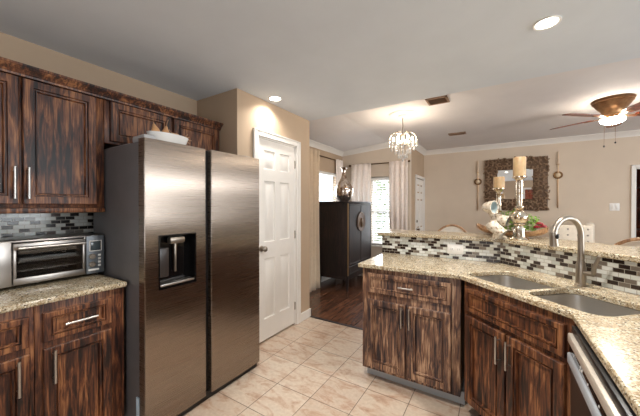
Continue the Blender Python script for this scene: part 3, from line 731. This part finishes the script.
# ================================================================== DINING ROOM
ar = thing('armoire', 'dark espresso armoire with round brass medallion against the left wall', 'armoire', (-2.60, 4.0, 0), 0)
obj('body', B().box(0.01, 0.60, 0.01, 0.99, 0.24, 1.415, 0.004), WOOD_A, ar)
obj('top', B().box(0.0, 0.62, -0.012, 1.012, 1.415, 1.44, 0.006), WOOD_A, ar)
for y0, y1 in ((0.045, 0.498), (0.502, 0.955)):
    d = obj('cabinet_door', B(Matrix.Rotation(R(90), 4, 'Z')).rect(y0, y1, 0.42, 1.395, [(0, -0.595), (0, -0.616), (0.004, -0.620), (0.02, -0.620), (0.024, -0.616), (0.03, -0.616)]), WOOD_A, ar)
obj('drawer', B(Matrix.Rotation(R(90), 4, 'Z')).rect(0.045, 0.955, 0.27, 0.40, [(0, -0.595), (0, -0.616), (0.004, -0.620), (0.02, -0.620), (0.024, -0.616)]), WOOD_A, ar)
md = obj('medallion', B(Matrix.Translation((0.62, 0.5, 1.10)) @ Matrix.Rotation(R(90), 4, 'Y')).lathe([(0.165, 0), (0.165, 0.006), (0.155, 0.010), (0.145, 0.007), (0.05, 0.007), (0.045, 0.012), (0, 0.012)], 36), plain('dull_brass', srgb(92,68,48), 0.6, 0.3, 0.2, 20), ar, 'round brass lock plate')
obj('pull', B().box(0.630, 0.647, 0.478, 0.494, 1.0, 1.16, 0.004).box(0.630, 0.647, 0.506, 0.522, 1.0, 1.16, 0.004), BRONZE, md)
obj('edge_strip', B().box(0.599, 0.613, 0.012, 0.036, 0.26, 1.405, 0.003), plain('worn_brass', srgb(170,140,100), 0.35, 0.8), ar, 'worn brass strip on the front corner')
for x in (0.035, 0.55):
    for y in (0.03, 0.92):
        obj('leg', B().loft([[(x+i, y+i, z), (x+0.05-i, y+i, z), (x+0.05-i, y+0.05-i, z), (x+i, y+0.05-i, z)] for i, z in ((0.012, 0), (0.002, 0.16), (0, 0.25))]), WOOD_A, ar)
obj('apron', B().box(0.58, 0.597, 0.06, 0.94, 0.19, 0.245, 0.004).box(0.06, 0.57, 0.02, 0.035, 0.19, 0.245, 0.004), WOOD_A, ar)
vz = thing('silver_vase', 'bulbous antiqued silver vase with narrow neck on top of the armoire', 'vase', (-2.175, 4.235, 1.44))
obj('vase', B().lathe([(0.07, 0.0), (0.075, 0.0068), (0.105, 0.0339), (0.145, 0.1017), (0.158, 0.1695), (0.15, 0.226), (0.118, 0.2881), (0.075, 0.3503), (0.044, 0.4068), (0.034, 0.4633), (0.034, 0.5141), (0.044, 0.5367), (0.062, 0.5627), (0.058, 0.565), (0.038, 0.5379), (0.028, 0.5141), (0.028, 0.452), (0, 0.4407)], 36), VASE, vz)

def curtain(name, label, p0, p1, z0, z1, m, folds, amp, flare=0, cat='curtain'):
    p0 = Vector((*p0, 0)); p1 = Vector((*p1, 0)); d = (p1-p0); nn = Vector((-d.y, d.x, 0)).normalized()
    b = B(); nx = folds*10; nz = 14; G = []
    rng = random.Random(len(label))
    ph = [rng.uniform(-0.5, 0.5) for _ in range(nx+1)]
    for j in range(nz+1):
        v = j/nz; z = z0+(z1-z0)*v; row = []
        for i in range(nx+1):
            u = i/nx
            a = amp*(0.65+0.35*v)*math.sin(2*PI*folds*u+0.5*math.sin(3*u+2*v)) + 0.006*math.sin(17*u+5*v)
            uu = u + (0.02*math.sin(5*v+9*u))*(1-v)
            p = p0 + d*((uu-0.5)*(1+flare*(1-v)**3)+0.5) + nn*a
            row.append(b.v(p.x, p.y, z))
        G.append(row)
    for j in range(nz):
        for i in range(nx): b.f([G[j][i], G[j][i+1], G[j+1][i+1], G[j+1][i]])
    o = tag(obj(name, b, m, None, None, True), label, cat)
    so = o.modifiers.new('cloth', 'SOLIDIFY'); so.thickness = 0.004
    return o
curtain('curtain', 'long beige curtain reaching the floor beside the pantry wall corner', (-2.50, 3.45), (-2.50, 3.95), 0.01, 2.27, CURTD, 5, 0.035, 0.15)
curtain('curtain', 'pale curtain in the corner behind the silver vase, left wall', (-2.628, 4.80), (-2.628, 5.06), 0.01, 2.27, CURT, 3, 0.018)
curtain('curtain', 'blush curtain left of the nook window, right of the vase', (-2.44, 5.07), (-2.03, 5.07), 0.01, 2.175, CURT, 4, 0.020)
curtain('curtain', 'blush curtain right of the nook window, by the white door', (-1.68, 5.07), (-1.345, 5.07), 0.01, 2.175, CURT, 4, 0.020)
def rod(label, p0, p1, n):
    t = thing('curtain_rod', label, 'curtain rod', p0)
    d = Vector(p1)-Vector(p0)
    obj('rod', B().tube([(0, 0, 0), tuple(d)], 0.010, 12), BRONZE, t)
    for e in ((0, 0, 0), tuple(d)):
        obj('finial', B().ball(e, 0.022), BRONZE, t)
    for f in (0.06, 0.94):
        q0 = d*f; q1 = q0 + Vector(n)*0.02
        obj('bracket', B().tube([tuple(q0), tuple(q1)], 0.007, 8), BRONZE, t)
rod('bronze curtain rod over the left wall window', (-2.662, 3.40, 2.255), (-2.662, 5.0, 2.255), (-1, 0, 0))
rod('bronze curtain rod over the nook window', (-2.50, 5.125, 2.165), (-1.335, 5.125, 2.165), (0, 1, 0))
def blind(label, loc, rz, w, h):
    t = thing('window_blind', label, 'blind', loc, rz)
    obj('headrail', B().box(-w/2, w/2, -0.035, 0.01, h-0.05, h, 0.004), WHITEPL, t)
    b = B(); k = 0; z = 0.05
    while z < h-0.06:
        b.M = Matrix.Translation((0, -0.012, z)) @ Matrix.Rotation(R(24), 4, 'X')
        b.box(-w/2+0.01, w/2-0.01, -0.024, 0.024, -0.0015, 0.0015); z += 0.046
    obj('slats', b, WHITEPL, t)
    obj('bottom_rail', B().box(-w/2+0.01, w/2-0.01, -0.03, 0.008, 0.01, 0.03, 0.004), WHITEPL, t)
blind('white slatted blind in the left wall window behind the vase', (-2.70, 4.42, 0.73), R(90), 0.88, 1.26)
blind('white slatted blind in the nook window between blush curtains', (-1.85, 5.19, 0.63), 0, 0.44, 1.27)
# outdoors
struct('ground', B().box(-12, -2.85, -2, 16, -0.3, -0.1).box(-2.85, -1.5, 5.4, 16, -0.3, -0.1), plain('lawn', srgb(120,132,96), 0.9, 0, 0.2, 2))
def shrub(label, loc, sz, seed):
    rng = random.Random(seed); t = thing('garden_shrub', label, 'shrub', loc)
    lf = B()
    for k in range(900):
        v = Vector((rng.gauss(0, 1), rng.gauss(0, 1), rng.gauss(0, 1))).normalized() * rng.random()**0.3
        M = Matrix.Translation((v.x*sz[0], v.y*sz[1], sz[2]*(1.15+v.z))) @ Matrix.Rotation(rng.uniform(0, 6.3), 4, 'Z') @ Matrix.Rotation(rng.uniform(0, 1.4), 4, 'Y')
        ln = rng.uniform(0.10, 0.2)
        V = [lf.v(*(M @ Vector(p))) for p in ((0, 0, 0), (ln*0.5, -ln*0.3, 0.02), (ln, 0, 0), (ln*0.5, ln*0.3, 0.02))]
        lf.f(V)
    obj('foliage', lf, LEAF2, t, None, False)
    obj('trunk', B().tube([(0, 0, 0), (0.03, 0, sz[2])], [0.06, 0.03], 8), WOOD_B, t)
LEAF2 = plain('garden_green', srgb(170,190,140), 0.6, 0, 0.2, 6)
shrub('green garden shrub outside the nook window', (-3.3, 8.3, -0.1), (1.0, 0.7, 1.25), 5)
shrub('green garden shrub outside the left wall window', (-5.6, 6.4, -0.1), (0.8, 0.9, 1.0), 9)

# chandelier
CX, CY = -1.02, 3.61
ch = thing('chandelier', 'small crystal chandelier with glowing bulbs hanging over the dining area', 'chandelier', (CX, CY, 2.525))
obj('medallion', B().lathe([(0.17, 0), (0.17, -0.008), (0.15, -0.016), (0.13, -0.012), (0.09, -0.020), (0.07, -0.016), (0, -0.016)], 36), WHITE, ch, 'white plaster ceiling rose')
obj('canopy', B().lathe([(0.055, -0.016), (0.05, -0.03), (0.02, -0.045), (0, -0.046)], 24), WHITE, ch)
obj('rod', B().tube([(0, 0, -0.04), (0, 0, -0.26)], 0.006, 8), NICKEL, ch)
obj('hub', B().lathe([(0, -0.24), (0.02, -0.25), (0.026, -0.28), (0.016, -0.31), (0.03, -0.35), (0.02, -0.40), (0, -0.41)], 18), NICKEL, ch)
GLASSC = base('crystal', (1, 0.97, 0.93, 1), 0.08, 0)[0]
GLASSC.node_tree.nodes['Principled BSDF'].inputs['Transmission Weight'].default_value = 0.35
BULB = emit('warm_bulb', (1.0, 0.82, 0.62, 1), 260)
drop = mesh_of(B().lathe([(0, 0.018), (0.004, 0.012), (0.012, -0.008), (0.014, -0.018), (0.009, -0.032), (0, -0.038)], 8), 'crystal_drop', GLASSC, False)
def addmesh(name, me, par, loc):
    o = bpy.data.objects.new(name, me); C.objects.link(o); o.parent = par; o.location = loc; return o
for k in range(6):
    a = 2*PI*k/6+0.3; ca, sa = math.cos(a), math.sin(a)
    arm = [(0.02*ca, 0.02*sa, -0.36), (0.06*ca, 0.06*sa, -0.385), (0.105*ca, 0.105*sa, -0.37), (0.115*ca, 0.115*sa, -0.345)]
    obj('arm', B().tube(arm, 0.004, 8).lathe([(0.022, 0), (0.018, -0.01), (0.006, -0.014)], 12, (0.115*ca, 0.115*sa, -0.335)), NICKEL, ch)
    obj('bulb', B().lathe([(0.008, 0), (0.012, 0.012), (0.009, 0.03), (0, 0.05)], 10, (0.115*ca, 0.115*sa, -0.334)), BULB, ch, 'glowing candle bulb')
    top = [(0.015*ca, 0.015*sa, -0.26), (0.08*ca, 0.08*sa, -0.225), (0.14*ca, 0.14*sa, -0.255), (0.165*ca, 0.165*sa, -0.31)]
    obj('scroll', B().tube(top, 0.0035, 8), NICKEL, ch)
    for (r, z) in ((0.165, -0.335), (0.165, -0.385), (0.135, -0.43), (0.09, -0.47), (0.05, -0.52)):
        addmesh('crystal_drop', drop, ch, (r*ca, r*sa, z))
    a2 = a+PI/6
    for (r, z) in ((0.15, -0.37), (0.11, -0.42), (0.07, -0.46)):
        addmesh('crystal_drop', drop, ch, (r*math.cos(a2), r*math.sin(a2), z))
addmesh('crystal_drop', drop, ch, (0, 0, -0.56)); addmesh('crystal_drop', drop, ch, (0, 0, -0.50))

# ceiling fan
FXc, FYc = 1.06, 4.318
fn = thing('ceiling_fan', 'bronze ceiling fan with cherry blades and a lit glass bowl', 'ceiling fan', (FXc, FYc, 2.525))
obj('motor_housing', B().lathe([(0, 0), (0.172, 0), (0.175, -0.014), (0.165, -0.028), (0.168, -0.038), (0.152, -0.056), (0.138, -0.085), (0.118, -0.115), (0.098, -0.138), (0.094, -0.155), (0.085, -0.172), (0.085, -0.20), (0, -0.20)], 40), FANMET, fn)
obj('light_kit', B().lathe([(0.07, -0.20), (0.07, -0.222), (0.084, -0.230), (0.084, -0.240), (0.07, -0.241), (0, -0.241)], 32), FANMET, fn)
obj('glass_bowl', B().lathe([(0, -0.2415), (0.098, -0.244), (0.102, -0.254), (0.099, -0.266), (0.086, -0.286), (0.05, -0.303), (0, -0.309)], 32), emit('fan_glass', (1.0, 0.88, 0.72, 1), 110), fn, 'glowing frosted glass bowl')
for k in range(5):
    a = R(147+72*k); M = Matrix.Rotation(a, 4, 'Z') @ Matrix.Translation((0, 0, -0.215)) @ Matrix.Rotation(R(-11), 4, 'X')
    out = [(0.17, -0.045), (0.25, -0.06), (0.43, -0.068), (0.53, -0.066), (0.57, -0.045), (0.58, 0), (0.57, 0.045), (0.53, 0.066), (0.43, 0.068), (0.25, 0.06), (0.17, 0.045)]
    bl = obj('blade', B(M).prism(out, -0.004, 0.004), WOOD_F, fn)
    obj('blade_bracket', B(M).box(0.085, 0.24, -0.018, 0.018, -0.012, -0.004, 0.003), FANMET, bl)
for (dx, dy, ln) in ((-0.060, -0.055, 0.345), (-0.005, -0.085, 0.315)):
    pc = obj('pull_chain', B().tube([(dx, dy, -0.24), (dx*1.35, dy*1.35, -0.31), (dx*1.4, dy*1.4, -0.246-ln)], 0.0016, 6), FANMET, fn)
    obj('pull_knob', B().lathe([(0, 0.012), (0.006, 0.006), (0.009, -0.006), (0.005, -0.014), (0, -0.016)], 10, (dx*1.4, dy*1.4, -0.25-ln)), BLACK, pc)

fn.scale = (1, 1, 0.86)
# recessed lights and vents
DL = emit('downlight_lens', (1.0, 0.93, 0.84, 1), 14)
def downlight(x, y, label, power):
    t = thing('recessed_light', label, 'recessed light', (x, y, KC), 0, 'recessed kitchen ceiling lights')
    obj('trim_ring', B().lathe([(0.066, 0), (0.066, -0.005), (0.062, -0.008), (0.053, -0.005), (0.051, 0)], 36, (0, 0, 0), False, False), WHITE, t)
    obj('lens', B().lathe([(0.052, -0.003), (0, -0.004)], 32, (0, 0, 0), False, False), DL, t, 'glowing lens')
    d = bpy.data.lights.new('downlight', 'AREA'); d.shape = 'DISK'; d.size = 0.10; d.energy = power; d.color = (1.0, 0.95, 0.88); d.spread = R(135)
    o = bpy.data.objects.new('downlight', d); C.objects.link(o); o.parent = t; o.location = (0, 0, -0.012)
    return t
downlight(0.236, 2.07, 'glowing round recessed light in the kitchen ceiling above the sink', 12)
downlight(-1.84, 2.12, 'glowing round recessed light in the ceiling close to the pantry door', 4.5)
downlight(-0.62, 0.95, 'added unseen round ceiling light that brightens the kitchen floor', 20)  # extra lamp out of view, added to brighten the kitchen floor
def vent(loc, rz, w, d, label):
    t = thing('ceiling_vent', label, 'vent', loc, rz)
    obj('frame', B().box(-w/2, w/2, -d/2, -d/2+0.022, -0.012, 0, 0.003).box(-w/2, w/2, d/2-0.022, d/2, -0.012, 0, 0.003).box(-w/2, -w/2+0.022, -d/2, d/2, -0.012, 0, 0.003).box(w/2-0.022, w/2, -d/2, d/2, -0.012, 0, 0.003), VENTM, t)
    b = B()
    k = -d/2+0.03
    while k < d/2-0.02:
        b.M = Matrix.Translation((0, k, -0.006)) @ Matrix.Rotation(R(35), 4, 'X'); b.box(-w/2+0.02, w/2-0.02, -0.009, 0.009, -0.001, 0.001); k += 0.02
    obj('louvers', b, VENTM, t)
    obj('duct', B().box(-w/2+0.02, w/2-0.02, -d/2+0.02, d/2-0.02, -0.001, 0), plain('duct_dark', srgb(120,96,80), 0.8), t)
vent((-0.56, 3.33, 2.525), R(0), 0.22, 0.21, 'brown louvred ceiling vent nearest the kitchen')
vent((-0.55, 5.02, 2.525), R(0), 0.25, 0.14, 'smaller looking brown ceiling vent near the mirror wall')

# mirror with carved frame
mr = thing('wall_mirror', 'square mirror in a wide carved bronze frame on the beige wall', 'mirror', (0.266, 6.3, 1.762))
hw = 0.487
fb = B().rect(-hw, hw, -hw, hw, [(0.012, 0), (0.012, -0.025), (0.03, -0.035), (0.18, -0.030), (0.205, -0.022), (0.22, -0.012)], True, False)
fo = obj('frame', fb, plain('frame_dark', srgb(100,78,60), 0.5, 0.5, 0.2, 20), mr)
cv = B(); rng = random.Random(11)
def scroll(cx, cz, r, a0, hand):
    pts = []
    for k in range(11):
        t = k/10; a = a0+hand*t*4.6; rr = r*(1-0.75*t)
        pts.append((cx+rr*math.cos(a), -0.040-0.012*math.sin(PI*t), cz+rr*math.sin(a)))
    cv.tube(pts, [0.013*(1-0.5*k/10) for k in range(11)], 6)
N_ = 13; step = 2*hw/N_
for i in range(N_):
    for j in range(N_):
        x = -hw+step*(i+0.5); z = -hw+step*(j+0.5)
        if max(abs(x), abs(z)) < 0.235: continue
        scroll(x+rng.uniform(-0.008, 0.008), z+rng.uniform(-0.008, 0.008), 0.044, rng.uniform(0, 6.3), rng.choice((-1, 1)))
obj('carving', cv, plain('frame_bronze', srgb(140,114,90), 0.55, 0.25, 0.3, 20), mr, 'scrolling bronze leaf carving')
MIR = base('mirror_silver', (0.9, 0.9, 0.9, 1), 0.02, 1.0)[0]
obj('glass', B().box(-0.268, 0.268, -0.016, -0.004, -0.268, 0.268), MIR, mr, 'silvered mirror glass')
def sconce(x, z, label):
    t = thing('wall_sconce', label, 'wall sconce', (x, 6.3, z))
    obj('rod', B().box(-0.008, 0.008, -0.022, 0, 0, 0.62, 0.003).box(-0.022, 0.022, -0.05, 0, 0.735, 0.748, 0.003).tube([(0, -0.03, 0.60), (0, -0.03, 0.74)], 0.008, 8), plain('champagne_metal', srgb(190,160,128), 0.35, 0.8), t)
    obj('ring', B(Matrix.Translation((0, -0.012, 0.56)) @ Matrix.Rotation(R(90), 4, 'X')).lathe([(0.062, 0), (0.066, 0.008), (0.062, 0.016), (0.042, 0.016), (0.038, 0.008), (0.042, 0)], 28, (0, 0, 0), False, False), BRONZE, t, 'dark bronze ring')
    obj('jewel', B().ball((0, -0.026, 0.56), 0.034, sy=0.5), plain('cream_glass', srgb(226,206,176), 0.2), t)
    obj('taper', B().tube([(0, -0.03, 0.748), (0, -0.03, 0.96)], [0.014, 0.010], 12), plain('ivory_taper', srgb(214,192,166), 0.5), t)
sconce(-0.322, 1.275, 'slim gold wall sconce with ring and taper left of the mirror')
sconce(0.878, 1.335, 'slim gold wall sconce with ring and taper right of the mirror')

# dining chairs
def round_chair(label, loc, rz):
    t = thing('dining_chair', label, 'chair', loc, rz)
    obj('seat', B().box(-0.25, 0.25, 0.02, 0.50, 0.42, 0.50, 0.03, 3), CREAM, t)
    obj('seat_rail', B().box(-0.245, 0.245, 0.02, 0.495, 0.36, 0.42, 0.01), WOOD_B, t)
    for x, y in ((-0.215, 0.05), (0.215, 0.05), (-0.215, 0.465), (0.215, 0.465)):
        obj('leg', B().tube([(x, y, 0.37), (x, y, 0.2), (x*1.03, y+(0.03 if y > 0.2 else -0.04), 0)], [0.026, 0.021, 0.015], 10), WOOD_B, t)
    zc, rx, rzz = 0.84, 0.245, 0.26
    pts = [(rx*math.cos(2*PI*k/40), -0.02-0.06*(math.sin(2*PI*k/40)+1)/2, zc+rzz*math.sin(2*PI*k/40)) for k in range(41)]
    fr_ = obj('back_frame', B().tube(pts, 0.014, 8, False).tube([(-0.12, 0.04, 0.42), (-0.12, -0.01, 0.62)], 0.018, 8).tube([(0.12, 0.04, 0.42), (0.12, -0.01, 0.62)], 0.018, 8), WOOD_B, t)
    M = Matrix.Translation((0, -0.05, zc)) @ Matrix.Rotation(R(90-6.5), 4, 'X') 
    obj('back_cushion', B(M).lathe([(0, -0.022), (0.16, -0.020), (0.215, -0.008), (0.215, 0.008), (0.16, 0.020), (0, 0.022)], 36, (0, 0, 0), False, False, 1.07, 1.13), CREAM, t)
    return t
rc1 = round_chair('round backed dining chair with cream cushion behind the peninsula bar', (-0.57, 4.36, 0), R(30))
dup(rc1, (1.035, 3.40, 0), R(-16), 'round backed dining chair with cream cushion at the right photo edge')
TUFT = fabric('tuft_grey', srgb(150,142,134))
def tufted(label, loc, rz):
    t = thing('tufted_chair', label, 'chair', loc, rz)
    obj('seat', B().box(-0.25, 0.25, 0.02, 0.52, 0.36, 0.50, 0.03, 3), CREAM, t)
    bk = obj('backrest', B().box(-0.225, 0.225, -0.09, 0.02, 0.36, 1.10, 0.03, 3), CREAM, t)
    for z in (0.80, 0.885, 0.97, 1.05):
        for k, x in enumerate((-0.16, -0.055, 0.055, 0.16)):
            obj('button', B().ball((x, -0.09, z), 0.013, 10, 6, 1, 0.5, 1), TUFT, bk)
            
    for x, y in ((-0.21, -0.04), (0.21, -0.04), (-0.21, 0.47), (0.21, 0.47)):
        obj('leg', B().tube([(x, y, 0.37), (x, y, 0)], [0.024, 0.016], 8), WOOD_A, t)
    return t
tf = tufted('cream tufted dining chair behind the faucet, back turned to the kitchen', (0.860, 5.20, 0), R(10))
dup(tf, (1.245, 5.93, 0), R(-102), 'cream tufted dining chair seen edge on, just right of the faucet')

# shelf beyond the far doorway
bs = thing('bookcase', 'dark wood shelf unit beyond the doorway at the right photo edge', 'bookcase', (1.75, 7.55, 0))
obj('frame', B().box(0, 0.03, 0, 0.40, 0, 2.2).box(1.08, 1.11, 0, 0.40, 0, 2.2).box(0, 1.11, 0.38, 0.40, 0, 2.2), WOOD_F, bs)
for z in (0.1, 0.5, 0.9, 1.3, 1.7, 2.15): obj('shelf', B().box(0.03, 1.08, 0, 0.38, z, z+0.03), WOOD_F, bs)
